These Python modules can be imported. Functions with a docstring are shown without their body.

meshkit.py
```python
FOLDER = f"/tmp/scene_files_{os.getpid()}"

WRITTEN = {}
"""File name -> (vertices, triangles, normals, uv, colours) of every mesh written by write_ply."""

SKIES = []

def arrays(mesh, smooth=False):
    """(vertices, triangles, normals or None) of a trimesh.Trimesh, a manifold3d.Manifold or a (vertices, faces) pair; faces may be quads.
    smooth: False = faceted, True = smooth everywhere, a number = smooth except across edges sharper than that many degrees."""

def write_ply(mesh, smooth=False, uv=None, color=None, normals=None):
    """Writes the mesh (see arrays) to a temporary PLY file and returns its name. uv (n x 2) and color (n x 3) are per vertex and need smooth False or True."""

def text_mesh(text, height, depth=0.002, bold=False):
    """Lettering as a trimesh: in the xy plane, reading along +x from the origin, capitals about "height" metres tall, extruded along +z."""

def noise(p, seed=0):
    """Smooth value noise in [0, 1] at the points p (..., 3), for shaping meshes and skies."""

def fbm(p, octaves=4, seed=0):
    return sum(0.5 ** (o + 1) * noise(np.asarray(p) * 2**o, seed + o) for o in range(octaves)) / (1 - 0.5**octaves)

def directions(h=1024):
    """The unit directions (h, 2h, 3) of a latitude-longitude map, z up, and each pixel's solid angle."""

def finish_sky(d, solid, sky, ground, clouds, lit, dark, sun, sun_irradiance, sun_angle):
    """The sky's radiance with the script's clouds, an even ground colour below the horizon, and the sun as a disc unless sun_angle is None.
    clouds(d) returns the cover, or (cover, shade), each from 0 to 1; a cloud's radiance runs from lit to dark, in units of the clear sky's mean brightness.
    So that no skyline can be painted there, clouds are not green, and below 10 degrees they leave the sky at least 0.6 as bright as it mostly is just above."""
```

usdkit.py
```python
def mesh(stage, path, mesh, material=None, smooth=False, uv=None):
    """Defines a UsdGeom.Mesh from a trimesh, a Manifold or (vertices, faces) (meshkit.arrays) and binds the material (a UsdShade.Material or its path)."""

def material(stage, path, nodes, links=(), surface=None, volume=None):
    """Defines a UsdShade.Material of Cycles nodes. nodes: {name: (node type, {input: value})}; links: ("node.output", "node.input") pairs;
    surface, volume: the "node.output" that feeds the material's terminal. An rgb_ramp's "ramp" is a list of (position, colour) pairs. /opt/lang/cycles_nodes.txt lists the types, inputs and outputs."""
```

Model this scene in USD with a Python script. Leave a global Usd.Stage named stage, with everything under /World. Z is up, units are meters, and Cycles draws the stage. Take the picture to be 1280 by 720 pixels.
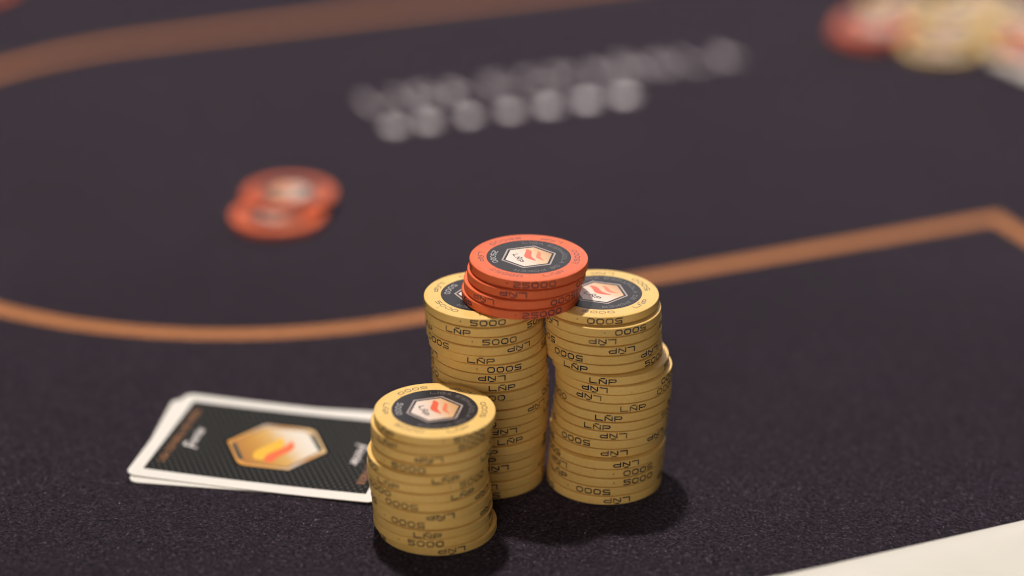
import math
import random
import numpy as np
import trimesh
import shapely
from shapely import affinity
from shapely.geometry import LineString, Polygon, Point, box
from shapely.ops import unary_union
import usdkit
import meshkit
from pxr import Usd, UsdGeom, UsdLux, UsdShade, Gf, Sdf, Vt

random.seed(7)
rng = np.random.default_rng(7)
MM = 0.001
stage = Usd.Stage.CreateInMemory()
UsdGeom.SetStageUpAxis(stage, UsdGeom.Tokens.z)
UsdGeom.SetStageMetersPerUnit(stage, 1.0)
UsdGeom.Xform.Define(stage, '/World')
UsdGeom.Scope.Define(stage, '/World/Looks')

# ------------------------------------------------------------------ camera, lamps, exposure
# plan drawn in millimetres with y measured from below the camera; the world origin lies under the stacks
Y0 = 740.0
PITCH, CAM_H, ROLL = 0.419, 399.5, 0.010
cam = UsdGeom.Camera.Define(stage, '/World/camera')
cam.CreateHorizontalApertureAttr(36.0)
cam.CreateFocalLengthAttr(3076 / 1280 * 36.0)
cam.CreateFStopAttr(2.55)
cam.CreateFocusDistanceAttr(0.806)
cam.CreateClippingRangeAttr(Gf.Vec2f(0.05, 50))
cam.CreateExposureAttr(0.0)
right = np.array([1.0, 0, 0]); fwd = np.array([0, math.cos(PITCH), -math.sin(PITCH)]); down = np.array([0, -math.sin(PITCH), -math.cos(PITCH)])
xc = math.cos(ROLL) * right - math.sin(ROLL) * down
dc = math.sin(ROLL) * right + math.cos(ROLL) * down
cm = np.eye(4); cm[0, :3] = xc; cm[1, :3] = -dc; cm[2, :3] = -fwd; cm[3, :3] = [0, -Y0 * MM, CAM_H * MM]
cam.AddTransformOp().Set(Gf.Matrix4d(*cm.ravel().tolist()))


def lamp(name, pos, target, w, h, intensity, color):
    l = UsdLux.RectLight.Define(stage, '/World/' + name)
    l.CreateWidthAttr(w); l.CreateHeightAttr(h); l.CreateIntensityAttr(intensity); l.CreateColorAttr(Gf.Vec3f(*color))
    p, t = np.array(pos, float), np.array(target, float)
    z = p - t; z /= np.linalg.norm(z)
    x = np.cross([0, 1, 0.01], z); x /= np.linalg.norm(x); y = np.cross(z, x)
    m = np.eye(4); m[0, :3] = x; m[1, :3] = y; m[2, :3] = z; m[3, :3] = p
    l.AddTransformOp().Set(Gf.Matrix4d(*m.ravel().tolist()))
    return l


WARM = (1.0, 0.93, 0.85)
lamp('table_lamp', (-0.22, 0.66, 1.9), (0.0, 0.0, 0.0), 0.085, 0.085, 1950.0, WARM)
lamp('room_lamp', (-0.55, -1.8, 0.62), (0, 0, 0.03), 1.6, 0.6, 4.3, (1.0, 0.88, 0.74))
lamp('ceiling_panel', (0.3, 0.4, 2.3), (0, 0, 0), 2.2, 1.6, 0.40, (1.0, 0.93, 0.88))
lamp('far_lamp', (0.65, 2.9, 0.95), (0, 0.3, 0.0), 2.2, 0.7, 3.6, (1.0, 0.93, 0.95))


# ------------------------------------------------------------------ materials
def mat(name, nodes, links, surface='p.BSDF'):
    return usdkit.material(stage, '/World/Looks/' + name, nodes, links, surface=surface)


def plain(name, color, rough=0.5, spec=0.5, **kw):
    return mat(name, {'p': ('principled_bsdf', {'base_color': color, 'roughness': rough, 'specular_ior_level': spec, **kw})}, [])


def ceramic(name, base, worn, dark):
    """Chip clay: faint mottling, handling wear and a slightly uneven gloss; each chip a little different."""
    return mat(name, {
        'g': ('geometry', {}), 'o': ('object_info', {}),
        'sc': ('vector_math', {'math_type': 'scale', 'scale': 1.0}),
        'big': ('noise_texture', {'scale': 90.0, 'detail': 4.0, 'roughness': 0.6}),
        'fine': ('noise_texture', {'scale': 1500.0, 'detail': 3.0, 'roughness': 0.7}),
        'spk': ('voronoi_texture', {'scale': 130.0}),
        'spr': ('rgb_ramp', {'ramp': [(0.0, (1, 1, 1)), (0.055, (1, 1, 1)), (0.10, (0, 0, 0)), (1.0, (0, 0, 0))]}),
        'r1': ('rgb_ramp', {'ramp': [(0.30, base), (0.72, worn)]}),
        'm2': ('mix_color', {'blend_type': 'mix', 'b': dark}),
        'f2': ('map_range', {'from_min': 0.5, 'from_max': 0.85, 'to_min': 0.0, 'to_max': 0.35, 'clamp': True}),
        'm3': ('mix_color', {'blend_type': 'mix', 'b': dark}),
        'f3': ('math', {'math_type': 'multiply', 'value2': 0.35}),
        'h': ('hsv', {'hue': 0.5, 'saturation': 1.0, 'fac': 1.0}),
        'hv': ('map_range', {'from_min': 0.0, 'from_max': 1.0, 'to_min': 0.90, 'to_max': 1.05}),
        'rr': ('map_range', {'from_min': 0.3, 'from_max': 0.7, 'to_min': 0.38, 'to_max': 0.55}),
        'b': ('bump', {'strength': 0.25, 'distance': 0.00006}),
        'p': ('principled_bsdf', {'specular_ior_level': 0.27}),
    }, [('g.position', 'big.vector'), ('g.position', 'fine.vector'), ('g.position', 'spk.vector'),
        ('big.fac', 'r1.fac'), ('fine.fac', 'f2.value'), ('r1.color', 'm2.a'), ('f2.result', 'm2.fac'),
        ('spk.distance', 'spr.fac'), ('spr.color', 'f3.value1'), ('f3.value', 'm3.fac'), ('m2.result', 'm3.a'),
        ('o.random', 'hv.value'), ('hv.result', 'h.value'), ('m3.result', 'h.color'), ('h.color', 'p.base_color'),
        ('big.fac', 'rr.value'), ('rr.result', 'p.roughness'), ('fine.fac', 'b.height'), ('b.normal', 'p.normal')])


YEL = ceramic('yellow_ceramic', (0.83, 0.53, 0.160), (0.87, 0.59, 0.205), (0.42, 0.24, 0.08))
RED = ceramic('orange_red_ceramic', (0.77, 0.132, 0.044), (0.82, 0.17, 0.064), (0.36, 0.05, 0.03))


def ink(name, color, under, rough=0.45, spec=0.3):
    """Printed ink, thin and slightly rubbed so that the ground colour breaks through."""
    return mat(name, {
        'g': ('geometry', {}), 'n': ('noise_texture', {'scale': 2600.0, 'detail': 3.0, 'roughness': 0.7}),
        'n2': ('noise_texture', {'scale': 170.0, 'detail': 2.0}),
        'a': ('math', {'math_type': 'multiply'}), 'o': ('object_info', {}), 'w': ('math', {'math_type': 'multiply_add', 'value2': 0.085}),
        'r': ('rgb_ramp', {'ramp': [(0.20, color), (0.27, color), (0.44, under)]}),
        'p': ('principled_bsdf', {'roughness': rough, 'specular_ior_level': spec}),
    }, [('g.position', 'n.vector'), ('g.position', 'n2.vector'), ('n.fac', 'a.value1'), ('n2.fac', 'a.value2'), ('o.random', 'w.value1'), ('a.value', 'w.value3'), ('w.value', 'r.fac'), ('r.color', 'p.base_color')])


INK_Y = ink('navy_ink_on_yellow', (0.014, 0.019, 0.036), (0.34, 0.22, 0.08))
INK_R = ink('navy_ink_on_red', (0.055, 0.022, 0.050), (0.42, 0.09, 0.05))
INLAY = ink('charcoal_inlay', (0.016, 0.015, 0.020), (0.024, 0.022, 0.028), 0.45, 0.22)
GREY_INK = plain('grey_ink', (0.20, 0.185, 0.195), 0.45, 0.3)
PALE_INK = plain('pale_ink', (0.46, 0.44, 0.45), 0.4)
FRAME = plain('silver_pink_foil', (0.42, 0.345, 0.32), 0.45, 0.3)
LOGO_INK = plain('logo_ink', (0.05, 0.04, 0.05), 0.45)
FLAME = plain('flame_red', (0.80, 0.115, 0.05), 0.45)
FLAME_O = plain('flame_orange', (0.80, 0.20, 0.09), 0.45)
FIELD = mat('emblem_gradient', {
    't': ('texture_coordinate', {}), 's': ('separate_xyz', {}),
    'm': ('map_range', {'from_min': -0.0075, 'from_max': 0.008, 'to_min': 0.0, 'to_max': 1.0, 'clamp': True}),
    'r': ('rgb_ramp', {'ramp': [(0.0, (0.80, 0.68, 0.62)), (0.42, (0.80, 0.62, 0.50)), (0.72, (0.74, 0.45, 0.24)), (1.0, (0.58, 0.30, 0.12))]}),
    'p': ('principled_bsdf', {'roughness': 0.42})},
    [('t.object', 's.vector'), ('s.y', 'm.value'), ('m.result', 'r.fac'), ('r.color', 'p.base_color')])

FELT = mat('dark_plum_felt', {
    'g': ('geometry', {}),
    'map': ('mapping', {'scale': (1.0, 0.72, 1.0), 'rotation': (0, 0, 0.5)}),
    'fib': ('noise_texture', {'scale': 900.0, 'detail': 2.0, 'roughness': 0.6, 'distortion': 0.8}),
    'mid': ('noise_texture', {'scale': 260.0, 'detail': 3.0, 'roughness': 0.65}),
    'big': ('noise_texture', {'scale': 9.0, 'detail': 4.0, 'roughness': 0.6}),
    'r': ('rgb_ramp', {'ramp': [(0.36, (0.0020, 0.0014, 0.0028)), (0.52, (0.0088, 0.0058, 0.0108)), (0.62, (0.029, 0.0205, 0.033)), (0.74, (0.10, 0.076, 0.10))]}),
    'bm': ('map_range', {'from_min': 0.3, 'from_max': 0.7, 'to_min': 0.80, 'to_max': 1.2, 'clamp': True}),
    'h': ('hsv', {'hue': 0.5, 'saturation': 1.0, 'fac': 1.0}),
    'ad': ('math', {'math_type': 'multiply_add', 'value2': 0.55}),
    'b': ('bump', {'strength': 1.0, 'distance': 0.0007}),
    'p': ('principled_bsdf', {'roughness': 0.9, 'specular_ior_level': 0.12, 'sheen_weight': 0.195, 'sheen_roughness': 0.5, 'sheen_tint': (0.87, 0.71, 0.97)}),
}, [('g.position', 'map.vector'), ('map.vector', 'fib.vector'), ('map.vector', 'mid.vector'), ('g.position', 'big.vector'),
    ('fib.fac', 'r.fac'), ('big.fac', 'bm.value'), ('bm.result', 'h.value'), ('r.color', 'h.color'), ('h.color', 'p.base_color'),
    ('mid.fac', 'ad.value1'), ('fib.fac', 'ad.value3'), ('ad.value', 'b.height'), ('b.normal', 'p.normal')])
ORANGE = mat('orange_print', {
    'g': ('geometry', {}), 'n': ('noise_texture', {'scale': 1300.0, 'detail': 3.0, 'roughness': 0.7}),
    'r': ('rgb_ramp', {'ramp': [(0.3, (0.36, 0.13, 0.045)), (0.7, (0.60, 0.245, 0.095))]}),
    'b': ('bump', {'strength': 0.6, 'distance': 0.0003}),
    'p': ('principled_bsdf', {'roughness': 0.8, 'specular_ior_level': 0.2, 'sheen_weight': 0.05})},
    [('g.position', 'n.vector'), ('n.fac', 'r.fac'), ('r.color', 'p.base_color'), ('n.fac', 'b.height'), ('b.normal', 'p.normal')])
SILVER = plain('silver_print', (0.90, 0.82, 0.80), 0.26, 0.7, metallic=0.6)
SILVER_DIM = plain('dull_silver_print', (0.55, 0.49, 0.50), 0.40, 0.5, metallic=0.4)
CREAM = mat('cream_leather', {
    'g': ('geometry', {}), 'v': ('voronoi_texture', {'scale': 900.0, 'feature': 'f1'}),
    'n': ('noise_texture', {'scale': 30.0, 'detail': 3.0}),
    'r': ('rgb_ramp', {'ramp': [(0.3, (0.67, 0.635, 0.57)), (0.7, (0.71, 0.675, 0.61))]}),
    'b': ('bump', {'strength': 0.25, 'distance': 0.0002}),
    'p': ('principled_bsdf', {'roughness': 0.5, 'specular_ior_level': 0.4})},
    [('g.position', 'v.vector'), ('g.position', 'n.vector'), ('n.fac', 'r.fac'), ('r.color', 'p.base_color'), ('v.distance', 'b.height'), ('b.normal', 'p.normal')])
LINT = plain('grey_lint', (0.42, 0.38, 0.40), 0.8, 0.2)
NAP = mat('plum_nap', {
    'h': ('hair_info', {}), 'r': ('rgb_ramp', {'ramp': [(0.0, (0.007, 0.0046, 0.008)), (0.6, (0.033, 0.023, 0.035)), (1.0, (0.145, 0.108, 0.138))]}),
    'g': ('geometry', {}), 'n': ('white_noise_texture', {}), 'sn': ('vector_math', {'math_type': 'snap', 'vector2': (0.0008, 0.0008, 1.0)}),
    'p': ('principled_bsdf', {'roughness': 0.7, 'specular_ior_level': 0.2})},
    [('g.position', 'sn.vector1'), ('sn.vector', 'n.vector'), ('n.value', 'r.fac'), ('r.color', 'p.base_color')])

CARD = plain('white_card', (0.80, 0.765, 0.72), 0.42)
PANEL = plain('card_black', (0.007, 0.007, 0.0068), 0.5, 0.08)
PATTERN = plain('card_pattern_grey', (0.078, 0.077, 0.074), 0.5, 0.08)
CARD_ORANGE = plain('card_orange_ink', (0.30, 0.115, 0.03), 0.42)
CARD_WHITE = plain('card_white_ink', (0.74, 0.69, 0.68), 0.4)
CARD_BROWN = plain('card_brown_ink', (0.20, 0.085, 0.02), 0.42)
CARD_SLIT = plain('card_dark_green_ink', (0.012, 0.022, 0.015), 0.45)
CARD_YELLOW = plain('card_yellow_flame', (0.84, 0.46, 0.015), 0.45)
CARD_FLAME = plain('card_orange_flame', (0.84, 0.13, 0.022), 0.45)


def card_gradient(name, stops):
    return mat(name, {
        't': ('texture_coordinate', {}), 's': ('separate_xyz', {}),
        'y': ('math', {'math_type': 'multiply', 'value2': 0.75}), 'a': ('math', {'math_type': 'add'}),
        'm': ('map_range', {'from_min': -0.018, 'from_max': 0.018, 'to_min': 0.0, 'to_max': 1.0, 'clamp': True}),
        'r': ('rgb_ramp', {'ramp': stops}), 'p': ('principled_bsdf', {'roughness': 0.38})},
        [('t.object', 's.vector'), ('s.y', 'y.value1'), ('s.x', 'a.value1'), ('y.value', 'a.value2'), ('a.value', 'm.value'), ('m.result', 'r.fac'), ('r.color', 'p.base_color')])


CARD_FIELD = card_gradient('card_gold_field', [(0.0, (0.40, 0.15, 0.010)), (0.30, (0.55, 0.26, 0.022)), (0.50, (0.64, 0.37, 0.09)), (0.70, (0.74, 0.61, 0.46)), (0.9, (0.78, 0.72, 0.65)), (1.0, (0.74, 0.58, 0.40))])
CARD_FRAME = card_gradient('card_gold_frame', [(0.0, (0.66, 0.29, 0.035)), (0.3, (0.62, 0.33, 0.08)), (0.55, (0.50, 0.40, 0.32)), (0.75, (0.52, 0.25, 0.06)), (1.0, (0.70, 0.47, 0.22))])

# ------------------------------------------------------------------ prim helpers
used = {}


def numbered(parent, name):
    k = used.get((parent, name), -1) + 1
    used[(parent, name)] = k
    return f'{parent}/{name}' if k == 0 else f'{parent}/{name}_{k:03d}'


def tag(prim, label=None, category=None, group=None, kind=None):
    for k, v in (('label', label), ('category', category), ('group', group), ('kind', kind)):
        if v:
            prim.SetCustomDataByKey(k, v)


def thing(name, label, category, loc=(0, 0, 0), rz=0.0, group=None, tilt=(0, 0)):
    x = UsdGeom.Xform.Define(stage, numbered('/World', name))
    x.AddTranslateOp().Set(Gf.Vec3d(*[float(v) for v in loc]))
    x.AddRotateXYZOp().Set(Gf.Vec3f(tilt[0], tilt[1], rz))
    tag(x.GetPrim(), label, category, group)
    return x.GetPrim()


def copy_thing(src, label, loc, rz, group, tilt=(0, 0)):
    base = src.GetName()
    base = base[:-4] if base[-3:].isdigit() else base
    x = UsdGeom.Xform.Define(stage, numbered('/World', base))
    x.GetPrim().GetReferences().AddInternalReference(src.GetPath())
    x.GetPrim().SetInstanceable(True)
    x.GetPrim().GetAttribute('xformOp:translate').Set(Gf.Vec3d(*[float(v) for v in loc]))
    x.GetPrim().GetAttribute('xformOp:rotateXYZ').Set(Gf.Vec3f(tilt[0], tilt[1], rz))
    tag(x.GetPrim(), label, 'poker chip', group)
    return x.GetPrim()


def part(name, mesh, material, parent, smooth=False, label=None, kind=None):
    p = usdkit.mesh(stage, numbered(str(parent.GetPath()), name), mesh, material, smooth=smooth).GetPrim()
    tag(p, label, kind=kind)
    return p


# ------------------------------------------------------------------ flat shapes
def polys(g):
    return [q for q in getattr(g, 'geoms', [g]) if q.geom_type == 'Polygon' and q.area > 1e-9]


def flat(geom, z, strip=None, fmap=None, seg=None):
    """Triangulate a shapely area (mm) at height z; optionally cut into strips along x and bend with fmap(x, y) -> xyz (mm)."""
    vs, fs, n = [], [], 0
    if strip:
        x0, y0, x1, y1 = geom.bounds
        ks = np.arange(math.floor(x0 / strip), math.ceil(x1 / strip) + 1)
        pieces = [q for k in ks for q in polys(geom.intersection(box(k * strip, y0 - 1, (k + 1) * strip, y1 + 1)))]
    else:
        pieces = polys(geom)
    for q in pieces:
        if seg:
            q = q.segmentize(seg)
        v, f = trimesh.creation.triangulate_polygon(q, engine='earcut')
        v = np.asarray(v); f = np.asarray(f)
        if not len(f):
            continue
        a = v[f]
        area = (a[:, 1, 0] - a[:, 0, 0]) * (a[:, 2, 1] - a[:, 0, 1]) - (a[:, 1, 1] - a[:, 0, 1]) * (a[:, 2, 0] - a[:, 0, 0])
        f = np.where(area[:, None] < 0, f[:, ::-1], f)
        vs.append(v); fs.append(f + n); n += len(v)
    v = np.vstack(vs); f = np.vstack(fs)
    xyz = np.c_[v, np.full(len(v), z)] if fmap is None else fmap(v[:, 0], v[:, 1])
    return trimesh.Trimesh(xyz * MM, f, process=False)


def join(ms):
    return trimesh.util.concatenate(ms)


# stroke lettering: a wide squarish face; every glyph is a set of centre lines in a box of width w and height 1
def rr(w, r=0.28, y0=0.0, y1=1.0, x0=0.0):
    return [(x0 + r, y0), (w - r, y0), (w, y0 + r), (w, y1 - r), (w - r, y1), (x0 + r, y1), (x0, y1 - r), (x0, y0 + r), (x0 + r, y0)]


def glyph(c, w):
    h = 0.5
    k = 0.22
    if c in '0O':
        return [rr(w, 0.25)]
    if c == 'D':
        return [[(0, 0), (w - k, 0), (w, k), (w, 1 - k), (w - k, 1), (0, 1), (0, 0)]]
    if c in '5S':
        return [[(w, 1), (k if c == 'S' else 0, 1)] + ([(0, 1 - k), (0, .52 + k), (k, .52)] if c == 'S' else [(0, .55)]) + [(w - k, .55 if c == '5' else .52), (w, .55 - k), (w, k), (w - k, 0), (0, 0)]]
    if c == '2':
        return [[(0, 1), (w - k, 1), (w, 1 - k), (w, .5 + k), (w - k, .5), (k, .5), (0, .5 - k), (0, 0), (w, 0)]]
    if c == 'L':
        return [[(0, 1), (0, 0), (w, 0)]]
    if c == 'N':
        return [[(0, 0), (0, 1), (w, 0), (w, 1)]]
    if c == 'Ñ':
        return [[(0, 0), (0, .92), (w, 0), (w, .92)], [(w * .25, 1.2), (w * .42, 1.27), (w * .58, 1.2), (w * .75, 1.27)]]
    if c == 'P':
        return [[(0, 0), (0, 1), (w - k, 1), (w, 1 - k), (w, .4 + k), (w - k, .4), (0, .4)]]
    if c == 'R':
        return [[(0, 0), (0, 1), (w - k, 1), (w, 1 - k), (w, .4 + k), (w - k, .4), (0, .4)], [(w * .55, .4), (w, 0)]]
    if c == 'I':
        return [[(w / 2, 0), (w / 2, 1)]]
    if c == 'G':
        return [[(w, 1), (k, 1), (0, 1 - k), (0, k), (k, 0), (w, 0), (w, .5), (w * .55, .5)]]
    if c == 'A':
        return [[(0, 0), (w / 2, 1), (w, 0)], [(w * .2, .35), (w * .8, .35)]]
    if c == 'E':
        return [[(w, 1), (0, 1), (0, 0), (w, 0)], [(0, .5), (w * .85, .5)]]
    if c == 'K':
        return [[(0, 0), (0, 1)], [(w, 1), (0.05, .48), (w, 0)]]
    return []


def words(text, height, w, gap, stroke):
    """Lettering centred on the origin in mm. w, gap, stroke in mm."""
    x, out = 0.0, []
    s = height - stroke
    for c in text:
        cw = w * (0.35 if c == 'I' else 0.55 if c == ' ' else 1.0)
        for line in glyph(c, (cw - stroke) / s):
            ls = LineString([(px * s + x + stroke / 2, py * s + stroke / 2) for px, py in line])
            out.append(ls.buffer(stroke / 2, quad_segs=3, cap_style='square', join_style='round'))
        x += cw + gap
    g = unary_union(out)
    return affinity.translate(g, -(x - gap) / 2, -height / 2)


# ------------------------------------------------------------------ chips
R, T = 19.5, 3.35            # radius and thickness, mm


def chip_body():
    b, g = 0.36, 0.19     # bevel and the slight set-back of the rim that makes the seam
    arc = [(R - b + b * math.sin(a), T - g - b + b * math.cos(a)) for a in np.linspace(0, math.pi / 2, 5)]
    prof = [(0, T), (R * .5, T), (R - 1.5, T), (R - 1.1, T - g * .8)] + arc + [(R, T / 2)] + [(r, T - z) for r, z in arc[::-1]] + [(R - 1.1, g * .8), (R - 1.5, 0), (R * .5, 0), (0, 0)]
    m = trimesh.creation.revolve(np.array(prof[::-1]) * MM, sections=128)
    m.merge_vertices()
    if m.volume < 0:
        m.invert()
    return m


BODY = chip_body()


def edge_lettering(num, inverted):
    ms = []
    for k in range(4):
        txt = num if k % 2 == 0 else 'LÑP'
        wl = 2.6 if (k % 2 or len(num) == 4) else 2.45
        g = words(txt, 2.15 if k % 2 == 0 else 1.95, wl if k % 2 == 0 else 2.75, 0.46, 0.46)
        if inverted:
            g = affinity.scale(g, -1, -1, origin=(0, 0))
        off = math.radians(90 * k)
        rad = R + 0.012
        dz = 0.0 if k % 2 == 0 else (-0.18 if not inverted else 0.18)
        ms.append(flat(g, 0, strip=0.55, fmap=lambda x, y, o=off, d=dz: np.c_[rad * np.sin(x / R + o), -rad * np.cos(x / R + o), y + T / 2 + d]))
    for deg in (-27.0,):      # the small register dot beside one numeral
        ms.append(flat(Point(0, 0.1).buffer(0.24), 0, fmap=lambda x, y, o=math.radians(deg): np.c_[(R + 0.012) * np.sin(x / R + o), -(R + 0.012) * np.cos(x / R + o), y + T / 2]))
    return join(ms)


def arc_in(r, z, rot):      # tops towards the centre, reading anticlockwise, centred at angle rot (deg)
    return lambda x, y: np.c_[(r - y) * np.cos(x / r + math.radians(rot)), (r - y) * np.sin(x / r + math.radians(rot)), np.full(len(x), z)]


def arc_out(r, z, rot):
    return lambda x, y: np.c_[(r + y) * np.cos(math.radians(rot) - x / r), (r + y) * np.sin(math.radians(rot) - x / r), np.full(len(x), z)]


def face_lettering(num, rot, z):
    ms = []
    for k in range(6):
        txt = 'LÑP' if k % 2 == 0 else num
        wl = 2.3 if (k % 2 == 0 or len(num) == 4) else 2.0
        g = words(txt, 1.75, wl, 0.5, 0.28)
        ms.append(flat(g, 0, strip=0.8, fmap=arc_in(15.95, z, rot + 12 + 60 * k)))
    return join(ms)


def ring(r0, r1, n=128):
    return Point(0, 0).buffer(r1, quad_segs=n // 4).difference(Point(0, 0).buffer(r0, quad_segs=n // 4)) if r0 else Point(0, 0).buffer(r1, quad_segs=n // 4)


def hexagon(r, a0=90, rnd=0.0):
    g = Polygon([(r * math.cos(math.radians(a0 + 60 * k)), r * math.sin(math.radians(a0 + 60 * k))) for k in range(6)])
    return g.buffer(-rnd).buffer(rnd, quad_segs=4) if rnd else g


def ribbon(x0, x1, y0, amp, thick, phase, skew=0.0):
    """A waving flame: thin at the ends, swelling in the middle, along x."""
    t = np.linspace(0, 1, 28)
    x = x0 + (x1 - x0) * t
    c = y0 + amp * np.sin(2 * math.pi * t + phase) + skew * (t - .5)
    w = thick * (np.sin(math.pi * np.clip(t * 0.93 + 0.05, 0, 1)) ** 0.8) * (1.1 - .35 * t)
    return Polygon(list(zip(x, c + w / 2)) + list(zip(x[::-1], (c - w / 2)[::-1]))).buffer(0)


def rotated(m, deg):
    m = m.copy()
    m.apply_transform(trimesh.transformations.rotation_matrix(math.radians(deg), [0, 0, 1]))
    return m


def chip_face(root, num, rot, inkm):
    z = T
    part('inlay', flat(ring(0, 13.9), z + 0.012), INLAY, root)
    part('face_lettering', face_lettering(num, rot, z + 0.012), inkm, root)
    part('inlay_numerals', flat(words(num, 1.9, 1.75 if len(num) == 4 else 1.6, 0.42, 0.26), 0, strip=0.8, fmap=arc_in(11.75, z + 0.026, rot - 108)), PALE_INK, root)
    part('inlay_lettering', flat(words('LIGA ESPAÑOLA DE POKER', 1.45, 1.75, 0.42, 0.17), 0, strip=0.8, fmap=arc_out(11.75, z + 0.026, rot + 64)), GREY_INK, root)
    part('emblem_frame', rotated(flat(hexagon(9.5).difference(hexagon(8.85)), z + 0.026), rot), FRAME, root)
    f = part('emblem_field', flat(hexagon(8.05), 0), FIELD, root)
    x = UsdGeom.Xformable(f); x.AddTranslateOp().Set(Gf.Vec3d(0, 0, (z + 0.026) * MM)); x.AddRotateZOp().Set(float(rot))
    part('emblem_lettering', rotated(flat(words('LÑP', 1.9, 2.0, 0.5, 0.42), z + 0.04), 0), LOGO_INK, root)
    e = stage.GetPrimAtPath(f'{root.GetPath()}/emblem_lettering')
    x = UsdGeom.Xformable(e)
    a = math.radians(rot); ox, oy = 0.0, -3.6
    x.AddTranslateOp().Set(Gf.Vec3d((ox * math.cos(a) - oy * math.sin(a)) * MM, (ox * math.sin(a) + oy * math.cos(a)) * MM, 0)); x.AddRotateZOp().Set(float(rot))
    part('flame', rotated(flat(ribbon(-6.0, 3.9, 0.6, 0.75, 2.7, 0.9, -0.3), z + 0.04), rot), FLAME, root)
    part('flame', rotated(flat(ribbon(-3.2, 4.6, 3.5, 0.55, 1.7, 0.9, -0.6), z + 0.04), rot), FLAME_O, root)


EDGE = {}


def edge_mesh(num, inv):
    if (num, inv) not in EDGE:
        EDGE[(num, inv)] = edge_lettering(num, inv)
    return EDGE[(num, inv)]


def full_chip(name, label, num, loc, edge_rot, face_rot, inv, group, tilt=(0, 0)):
    body, inkm = (YEL, INK_Y) if num == '5000' else (RED, INK_R)
    root = thing(name, label, 'poker chip', loc, 0.0, group, tilt)
    part('body', BODY, body, root, smooth=35)
    part('edge_lettering', rotated(edge_mesh(num, inv), edge_rot), inkm, root)
    chip_face(root, num, face_rot, inkm)
    return root


def stacked_chip(name, label, num, loc, rz, inv, group, tilt=(0, 0)):
    """A chip whose face is covered by the next one: body and print of edge and rim."""
    body, inkm = (YEL, INK_Y) if num == '5000' else (RED, INK_R)
    root = thing(name, label, 'poker chip', loc, rz, group, tilt)
    part('body', BODY, body, root, smooth=35)
    part('edge_lettering', edge_mesh(num, inv), inkm, root)
    part('face_lettering', face_lettering(num, -90 + 30, T + 0.012), inkm, root)
    return root


# ------------------------------------------------------------------ the table
tab = thing('poker_table', 'oval poker table with dark plum felt, orange line and cream padded rail', 'table')
C = np.array([-114.0, 1035.0 - Y0]); D = np.array([math.cos(math.radians(24.0)), math.sin(math.radians(24.0))]); N = np.array([-D[1], D[0]])
LEN = 1150.0


C2 = C + 45 * D


def stadium(r):
    return LineString([C2, C2 + LEN * D]).buffer(r, quad_segs=48)


def extrude(geom, z0, z1):
    m = trimesh.creation.extrude_polygon(geom, (z1 - z0), engine='earcut')
    m.apply_translation([0, 0, z0]); m.apply_scale(MM)
    return m


RIN = 419.6
part('felt', extrude(stadium(RIN + 3), -14, 0), FELT, tab)
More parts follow.
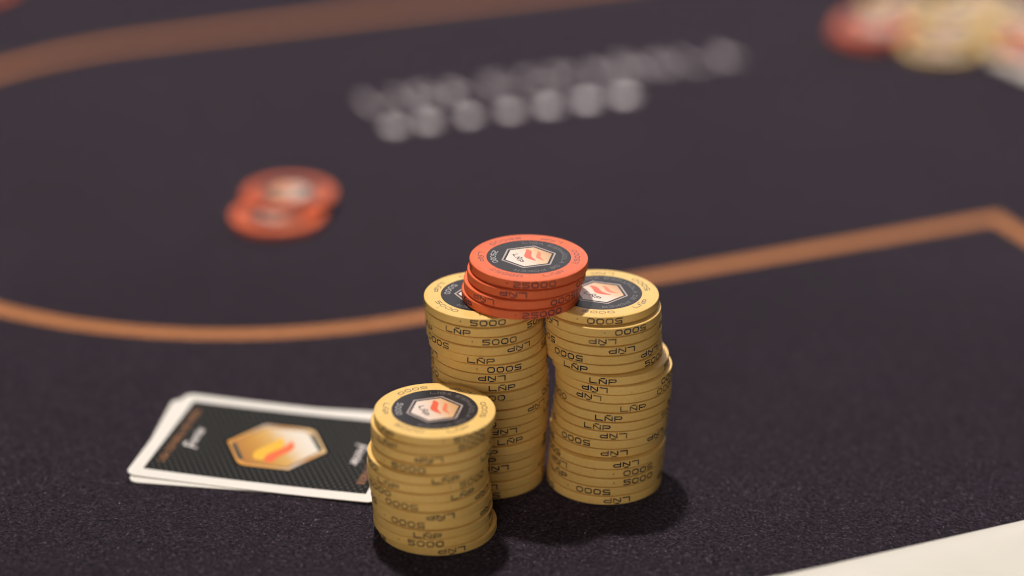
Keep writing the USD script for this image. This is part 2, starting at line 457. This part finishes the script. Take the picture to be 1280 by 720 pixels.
# padded rail: closed profile swept around the oval
prof = []
W, HH = 96.0, 13.0
for a in np.linspace(0, math.pi, 25):
    c, s = math.cos(math.pi - a), math.sin(a)
    prof.append((RIN + W / 2 + W / 2 * np.sign(c) * abs(c) ** 0.42, HH * abs(s) ** 0.62 + 0.0))
prof += [(RIN + W, -26.0), (RIN, -26.0)]
prof = np.array(prof)
path, nrm = [], []
for a in np.linspace(-90, -270, 91):        # round the left end
    d = np.array([math.cos(math.radians(a + 24)), math.sin(math.radians(a + 24))])
    path.append(C2); nrm.append(d)
for s in np.linspace(0, LEN, 40)[1:]:
    path.append(C2 + s * D); nrm.append(N)
for a in np.linspace(90, -90, 91)[1:]:
    d = np.array([math.cos(math.radians(a + 24)), math.sin(math.radians(a + 24))])
    path.append(C2 + LEN * D); nrm.append(d)
for s in np.linspace(LEN, 0, 40)[1:-1]:
    path.append(C2 + s * D); nrm.append(-N)
path, nrm = np.array(path), np.array(nrm)
n, k = len(path), len(prof)
V = np.zeros((n, k, 3))
V[:, :, :2] = path[:, None, :] + nrm[:, None, :] * prof[None, :, :1]
V[:, :, 2] = prof[None, :, 1]
idx = np.arange(n * k).reshape(n, k)
i2, j2 = np.roll(idx, -1, 0), np.roll(idx, -1, 1)
ij = np.roll(i2, -1, 1)
quads = np.stack([idx, i2, ij, j2], -1).reshape(-1, 4)
rail = trimesh.Trimesh(V.reshape(-1, 3) * MM, np.vstack([quads[:, [0, 1, 2]], quads[:, [0, 2, 3]]]), process=False)
if rail.volume < 0:
    rail.invert()
part('rail', rail, CREAM, tab, smooth=50)

# orange betting line: straight, round the left end, and back towards the players at the corner
LR, LW = 184.5, 8.2
near = [C - LR * N + s * D for s in np.linspace(0, 1, 2)]
corner = np.array([206.0, 977.0 - Y0])
q = float((corner - C) @ D)
line = [C + LR * N + s * D for s in (900.0, 0.0)]
for a in np.linspace(90, 270, 64)[1:]:
    line.append(C + LR * np.array([math.cos(math.radians(a + 24)), math.sin(math.radians(a + 24))]))
line.append(C - LR * N + q * D)
line.append(C - (LR + 160) * N + q * D)
part('betting_line', extrude(LineString(line).buffer(LW / 2, cap_style='flat', join_style='mitre'), -2.0, 0.12), ORANGE, tab)


def on_felt(geom, x, y, deg, z=0.12):
    g = affinity.rotate(geom, deg, origin=(0, 0))
    return flat(affinity.translate(g, x, y - Y0), z)


ROW = np.array([math.cos(math.radians(23.0)), math.sin(math.radians(23.0))])
for text, along, back, h, w, gap, st, m_ in (('DE', -53.0, 0.0, 10.0, 8.5, 8.0, 3.8, SILVER), ('POKER', 17.0, 0.0, 10.0, 8.5, 11.5, 3.8, SILVER),
                                             ('LIGA', -38.0, 35.0, 19.0, 10.5, 5.4, 2.9, SILVER_DIM), ('ESPAÑOLA', 68.0, 36.0, 19.0, 10.0, 7.6, 2.3, SILVER_DIM)):
    px, py = np.array([1.0, 1105.0]) + along * ROW + back * np.array([-ROW[1], ROW[0]])
    part('felt_lettering', on_felt(words(text, h, w, gap, st), px, py, 23.0), m_, tab, label='silver word printed on the felt')

# the raised nap of the felt where it is near enough to see, and loose pale lint on it


def hairs(name, count, lengths, widths, lift, material, label, region):
    x = rng.uniform(region[0], region[1], count * 2); y = rng.uniform(region[2], region[3], count * 2) - Y0
    p = np.c_[x, y] - C2
    p = p - np.clip(p @ D, 0, None)[:, None] * D
    fade = np.clip((region[3] - Y0 - y) / 150.0, 0, 1)
    keep = (np.linalg.norm(p, axis=1) < RIN - 3) & (rng.random(len(x)) < fade)
    x, y = x[keep][:count], y[keep][:count]
    n = len(x)
    L = rng.uniform(*lengths, n); a = rng.normal(1.15, 0.75, n); h = rng.uniform(*lift, n)
    d = np.c_[np.cos(a), np.sin(a)] * L[:, None]; bend = rng.normal(0, .16, (n, 2)) * L[:, None]
    P = np.zeros((n, 3, 3))
    P[:, 0, :2] = np.c_[x, y]; P[:, 1, :2] = np.c_[x, y] + d / 2 + bend; P[:, 2, :2] = np.c_[x, y] + d
    P[:, 0, 2] = 0.0; P[:, 1, 2] = h; P[:, 2, 2] = h * rng.uniform(.5, 1.1, n)
    w = rng.uniform(*widths, n)
    bc = UsdGeom.BasisCurves.Define(stage, '/World/poker_table/' + name)
    bc.CreateTypeAttr('linear'); bc.CreatePointsAttr(Vt.Vec3fArray.FromNumpy((P.reshape(-1, 3) * MM).astype(np.float32)))
    bc.CreateCurveVertexCountsAttr(Vt.IntArray.FromNumpy(np.full(n, 3, np.int32)))
    bc.CreateWidthsAttr(Vt.FloatArray.FromNumpy((np.c_[w, w, w * .5].ravel() * MM).astype(np.float32))); bc.SetWidthsInterpolation('vertex')
    UsdShade.MaterialBindingAPI.Apply(bc.GetPrim()).Bind(material)
    tag(bc.GetPrim(), label, kind='stuff')


hairs('felt_nap', 300000, (0.4, 1.1), (0.045, 0.09), (0.05, 0.34), NAP, 'raised plum fibres of the felt', (-200, 215, 640, 930))
hairs('felt_lint', 420, (0.35, 0.9), (0.10, 0.20), (0.10, 0.35), LINT, 'pale loose specks of lint on the felt', (-200, 215, 640, 900))

# ------------------------------------------------------------------ the stacks
ORD = ['topmost', 'second', 'third', 'fourth', 'fifth', 'sixth', 'seventh', 'eighth', 'ninth', 'tenth', 'eleventh', 'twelfth', 'thirteenth', 'fourteenth', 'fifteenth', 'sixteenth', 'seventeenth', 'eighteenth', 'nineteenth', 'twentieth']
proto = {}


def xyz(x, y, z):
    return (x * MM, (y - Y0) * MM, z * MM)


def stack(xs, ys, marks, where, group, num, z0, colour, face_rot, name):
    n = len(xs)
    for i in range(n):
        word, upr, phi = marks[i]
        rz = phi - (90 if word == 'L' else 0)
        w = num if word == '5' else 'LÑP'
        z = z0 + (n - 1 - i) * (T + 0.004)
        place = 'topmost' if i == 0 else 'bottom' if i == n - 1 else ORD[i] + ' from the top'
        turn = 'upright' if upr else 'inverted'
        side = 'at left' if phi < -20 else 'at right' if phi > 20 else 'facing front'
        if i == 0:
            full_chip(name, f'topmost {colour} chip of {where}, its dark emblem face up', num, xyz(xs[i], ys[i], z), rz, face_rot, not upr, group)
            continue
        label = f'{colour} chip, {place} in {where}, {turn} {w} {side}'
        key = (num, upr)
        tilt = (float(rng.normal(0, .10)), float(rng.normal(0, .10)))
        if key in proto:
            copy_thing(proto[key], label, xyz(xs[i], ys[i], z), rz, group, tilt)
        else:
            proto[key] = stacked_chip(name, label, num, xyz(xs[i], ys[i], z), rz, not upr, group, tilt)


RX = [29.2, 29.9, 30.2, 30.4, 30.5, 30.9, 33.0, 34.2, 34.2, 34.3, 34.2, 33.8, 33.6, 33.2, 32.7, 32.8, 32.6, 32.4, 32.2, 32.0]
RY = [743.6, 741.8, 742.2, 741.8, 742.0, 742.1, 740.7, 740.2, 740.6, 740.7, 740.5, 740.4, 740.6, 740.7, 740.9, 738.9, 739.2, 739.0, 739.1, 739.0]
RM = [('5', 0, 3), ('5', 0, 28), ('L', 0, -2), ('L', 0, 17), ('5', 0, -39), ('L', 1, -31), ('L', 1, -9), ('L', 0, -21), ('L', 0, -27), ('L', 1, 18), ('L', 1, -6), ('L', 1, -16), ('L', 0, 1), ('5', 0, -38), ('L', 0, 5), ('L', 0, 17), ('5', 0, 32), ('5', 1, 33), ('5', 0, -14), ('L', 0, 11)]
stack(RX, RY, RM, 'the tall right stack', 'yellow chips of the tall right stack', '5000', 0.0, 'yellow', -46, 'poker_chip')
LX = [-9.6, -9.3, -9.0, -8.8, -8.2, -7.4, -7.3, -7.2, -7.0, -6.8, -6.8, -6.8, -6.8, -6.9, -7.0, -7.2, -7.3, -7.5, -7.7, -7.8]
LY = [741.2, 740.8, 741.0, 741.0, 741.2, 741.4, 741.6, 741.5, 740.9, 741.8, 741.4, 741.6, 742.0, 741.9, 741.2, 742.0, 742.0, 742.1, 741.6, 742.0]
LM = [('5', 1, 6), ('L', 1, -25), ('5', 1, 16), ('L', 0, 36), ('L', 1, -5), ('5', 0, 16), ('L', 0, 3), ('L', 1, 13), ('5', 1, -2), ('L', 0, -11), ('L', 0, 53), ('5', 1, -11), ('L', 0, 14), ('L', 1, 21), ('L', 1, -5), ('L', 1, -6), ('L', 0, 7), ('5', 0, -17), ('L', 0, -3), ('5', 0, -4)]
stack(LX, LY, LM, 'the tall middle stack', 'yellow chips of the tall middle stack', '5000', 0.0, 'yellow', -91, 'poker_chip')
FX = [-24.3, -25.4, -25.3, -25.4, -26.5, -26.7, -26.7, -26.2, -25.6, -25.4, -25.1, -25.1, -23.7]
FY = [703.2, 703.5, 703.4, 702.9, 702.3, 702.6, 702.4, 702.8, 702.6, 703.4, 703.2, 703.5, 704.4]
FM = [('5', 1, 37), ('L', 1, -45), ('L', 0, -1), ('5', 1, -21), ('L', 1, 19), ('5', 1, 51), ('L', 1, 38), ('5', 0, -26), ('L', 0, 11), ('5', 0, -22), ('L', 1, -3), ('5', 1, -5), ('L', 0, 16)]
stack(FX, FY, FM, 'the short front stack', 'yellow chips of the short front stack', '5000', 0.0, 'yellow', -72, 'poker_chip')
DX = [5.4, 4.7, 3.6, 2.9]
DY = [741.6, 741.0, 740.6, 740.2]
DM = [('5', 1, 6), ('L', 0, -13), ('L', 0, -42), ('5', 1, 22)]
stack(DX, DY, DM, 'the bridging red pile', 'orange-red chips bridging the two tall stacks', '25000', 20 * (T + 0.004), 'orange-red', -71, 'poker_chip')

# ------------------------------------------------------------------ the two playing cards
CA = math.radians(-0.211 * 180 / math.pi)
CC = (-81.1, 757.8)


def rounded(w, h, r):
    return box(-w / 2 + r, -h / 2 + r, w / 2 - r, h / 2 - r).buffer(r, quad_segs=8)


def bowed(bow, z):
    return lambda x, y: np.c_[x, y, z + bow * (x / 44.0) ** 2 + 0.12 * bow * x * y / (44.0 * 31.5)]


def card_slab(bow):
    g = rounded(88, 63, 3.6)
    up_, dn = flat(g, 0, strip=4.0, fmap=bowed(bow, 0.30)), flat(g, 0, strip=4.0, fmap=bowed(bow, 0.0))
    dn.invert()
    e = np.array(g.segmentize(2.0).exterior.coords)[:-1]
    n = len(e); i = np.arange(n); j = (i + 1) % n
    v = np.vstack([bowed(bow, 0.0)(e[:, 0], e[:, 1]), bowed(bow, 0.30)(e[:, 0], e[:, 1])]) * MM
    f = np.vstack([np.c_[i, j, j + n], np.c_[i, j + n, i + n]])
    side = trimesh.Trimesh(v, f, process=False)
    if shapely.LinearRing(e).is_ccw is False:
        side.invert()
    return join([up_, dn, side])


def card(label, rot, off, z, bow):
    a = CA
    x = CC[0] + off[0] * math.cos(a) - off[1] * math.sin(a)
    y = CC[1] + off[0] * math.sin(a) + off[1] * math.cos(a)
    c = thing('playing_card', label, 'playing card', xyz(x, y, z), math.degrees(a) + rot)
    part('card_body', card_slab(bow), CARD, c)
    return c


BOW = 0.55
card('white-edged playing card peeking out crooked under the face-down card', 5.3, (-0.7, 0.0), 0.06, 0.25)
top = card('face-down playing card with black back and gold flame hexagon, upper of two', 0.0, (0, 0), 0.42, BOW)
zt = 0.30
part('back_panel', flat(box(-39.3, -26.3, 39.3, 26.3), 0, strip=4.0, fmap=bowed(BOW, zt + 0.012)), PANEL, top)
cells = []
for i in range(-17, 18):
    for j in range(-18, 19):
        cx, cy = i * 2.3 + (1.15 if j % 2 else 0), j * 1.95
        if abs(cx) > 38.3 or abs(cy) > 25.4 or (abs(cx) < 20 and hexagon(19, 0).contains(Point(cx, cy))) or (abs(cx) > 24.5 and abs(cx) < 37.5 and abs(cy) < 21 and False):
            continue
        cells.append(Polygon([(cx - .72, cy), (cx, cy + .62), (cx + .72, cy), (cx, cy - .62)]))
part('back_pattern', flat(shapely.MultiPolygon(cells), 0, strip=4.0, fmap=bowed(BOW, zt + 0.022)), PATTERN, top)
hexo, hexi, hexf = hexagon(18.0, 0), hexagon(15.9, 0), hexagon(15.3, 0)


def round_two(g, r):    # two opposite corners of the emblem are rounded, the others pointed
    rd = g.buffer(-r).buffer(r, quad_segs=6)
    mask = unary_union([affinity.rotate(box(4, -30, 13, -8), 0, origin=(0, 0)).intersection(box(-40, -40, -100, -90)), box(-22, -22, -5.5, -4), box(5.5, 4, 22, 22)])
    return unary_union([g.difference(mask), rd])


part('emblem_frame', flat(round_two(hexo, 5).difference(round_two(hexi, 4.4)), 0, strip=4.0, fmap=bowed(BOW, zt + 0.034)), CARD_FRAME, top)
part('emblem_ground', flat(round_two(hexi, 4.4), 0, strip=4.0, fmap=bowed(BOW, zt + 0.030)), CARD_BROWN, top)
slit = unary_union([LineString([(-15.2, -1.5), (-9.6, -11.0)]).buffer(.85), LineString([(15.2, 1.5), (9.6, 11.0)]).buffer(.85)])
part('emblem_field', flat(round_two(hexf, 4.2).difference(slit), 0, strip=4.0, fmap=bowed(BOW, zt + 0.036)), CARD_FIELD, top)
for sl in slit.geoms:
    part('emblem_slit', flat(sl, 0, strip=4.0, fmap=bowed(BOW, zt + 0.042)), CARD_SLIT, top)


def s_flame(x0, dx, w0, y0=-11.0, y1=6.4):
    t = np.linspace(0, 1, 24)
    y = y0 + (y1 - y0) * t
    c = x0 + dx * t + 1.3 * np.sin(2 * math.pi * (t * .95 + .55))
    w = w0 * np.sin(math.pi * np.clip(t * .85 + .15, 0, 1)) ** .9
    return Polygon(list(zip(c - w / 2, y)) + list(zip((c + w / 2)[::-1], y[::-1]))).buffer(0)


part('flame', flat(s_flame(-2.9, 2.2, 6.0, -10.4, 7.2), 0, strip=4.0, fmap=bowed(BOW, zt + 0.048)), CARD_YELLOW, top)
part('flame', flat(s_flame(1.0, 2.8, 4.8, -11.6, 5.4), 0, strip=4.0, fmap=bowed(BOW, zt + 0.054)), CARD_FLAME, top)
for sgn in (1, -1):
    rot = 90 if sgn == 1 else -90
    g = affinity.rotate(words('LIGA ESPAÑOLA DE POKER', 2.7, 1.62, .36, .42), rot, origin=(0, 0))
    part('edge_lettering', flat(affinity.translate(g, -35.4 * sgn, 0), 0, strip=4.0, fmap=bowed(BOW, zt + 0.034)), CARD_ORANGE, top)
    cap = meshkit.text_mesh('F', 5.4, 0.01, bold=True)
    rest = meshkit.text_mesh('ournier', 3.1, 0.01, bold=True)
    rest.apply_translation([cap.bounds[1, 0] + 0.1 - rest.bounds[0, 0], 0.6, 0]); cap.apply_translation([0, -1.0, 0])
    tm = join([cap, rest])
    tm.apply_translation(-tm.bounds.mean(0))
    sh = np.eye(4); sh[0, 1] = 0.28; sh[0, 0] = 0.80; tm.apply_transform(sh)
    tm.apply_transform(trimesh.transformations.rotation_matrix(math.radians(rot), [0, 0, 1]))
    tm.apply_translation([-29.2 * sgn, -0.2 * sgn, zt + 0.038])
    tm.vertices[:, 2] += bowed(BOW, 0)(tm.vertices[:, 0], tm.vertices[:, 1])[:, 2]
    tm.apply_scale(MM)
    part('maker_script', tm, CARD_WHITE, top)

# ------------------------------------------------------------------ chips and card further back, out of focus
G1 = 'orange-red chips in the small pile on the felt inside the line'
c1 = full_chip('poker_chip', 'bottom orange-red chip of the small pile inside the orange oval', '25000', xyz(-99.5, 965.0, 0), 10, -60, False, G1)


def far(label, x, y, z, rz, group, src):
    return copy_thing(src, label, xyz(x, y, z), rz, group)


far('topmost orange-red chip of the small pile inside the orange oval', -96.0, 981.0, T + .01, 150, G1, c1)
G2 = 'chips heaped at the far right of the felt'
y1 = full_chip('poker_chip', 'yellow chip at the front of the far right heap, against the red pair', '5000', xyz(217.0, 1199.0, 0), 0, 30, False, G2)
far('lower orange-red chip of the pair left in the far heap', 185.0, 1222.0, 0, 20, G2, c1)
far('upper orange-red chip of the pair left in the far heap', 186.5, 1223.0, T + .01, 95, G2, c1)
for i, (x, y, z, l) in enumerate([
        (222.0, 1240.0, 0, 'yellow chip lying on the felt behind the front yellow chip of the far heap'),
        (219.0, 1226.0, T + .01, 'yellow chip on top, just right of the red pair in the far heap'),
        (249.0, 1207.0, 0.60, 'yellow chip resting on the corner of the white card in the far heap'),
        (262.0, 1245.0, 0, 'yellow chip under another at the right rear of the far heap'),
        (258.0, 1236.0, T + .62, 'yellow chip on top at the right rear of the far heap'),
        (200.0, 1275.0, 0, 'yellow chip lying at the very back left of the far heap'),
        (243.0, 1282.0, 0, 'yellow chip at the very back middle of the far heap')]):
    far(l, x + 7.0, y, z, 37 * i, G2, y1)
far('orange-red chip above the white card at the right picture edge', 268.0, 1195.0, T + .62, 60, G2, c1)
far('orange-red chip alone behind the far orange line at the top left', -291.0, 1284.0, 0, 60, 'orange-red chips standing alone', c1)
fc = thing('playing_card', 'blurred white playing card at the far right, beside the chip heap', 'playing card', xyz(288.0, 1166.0, 0.1), -62.0)
part('card_body', card_slab(0.1), CARD, fc)
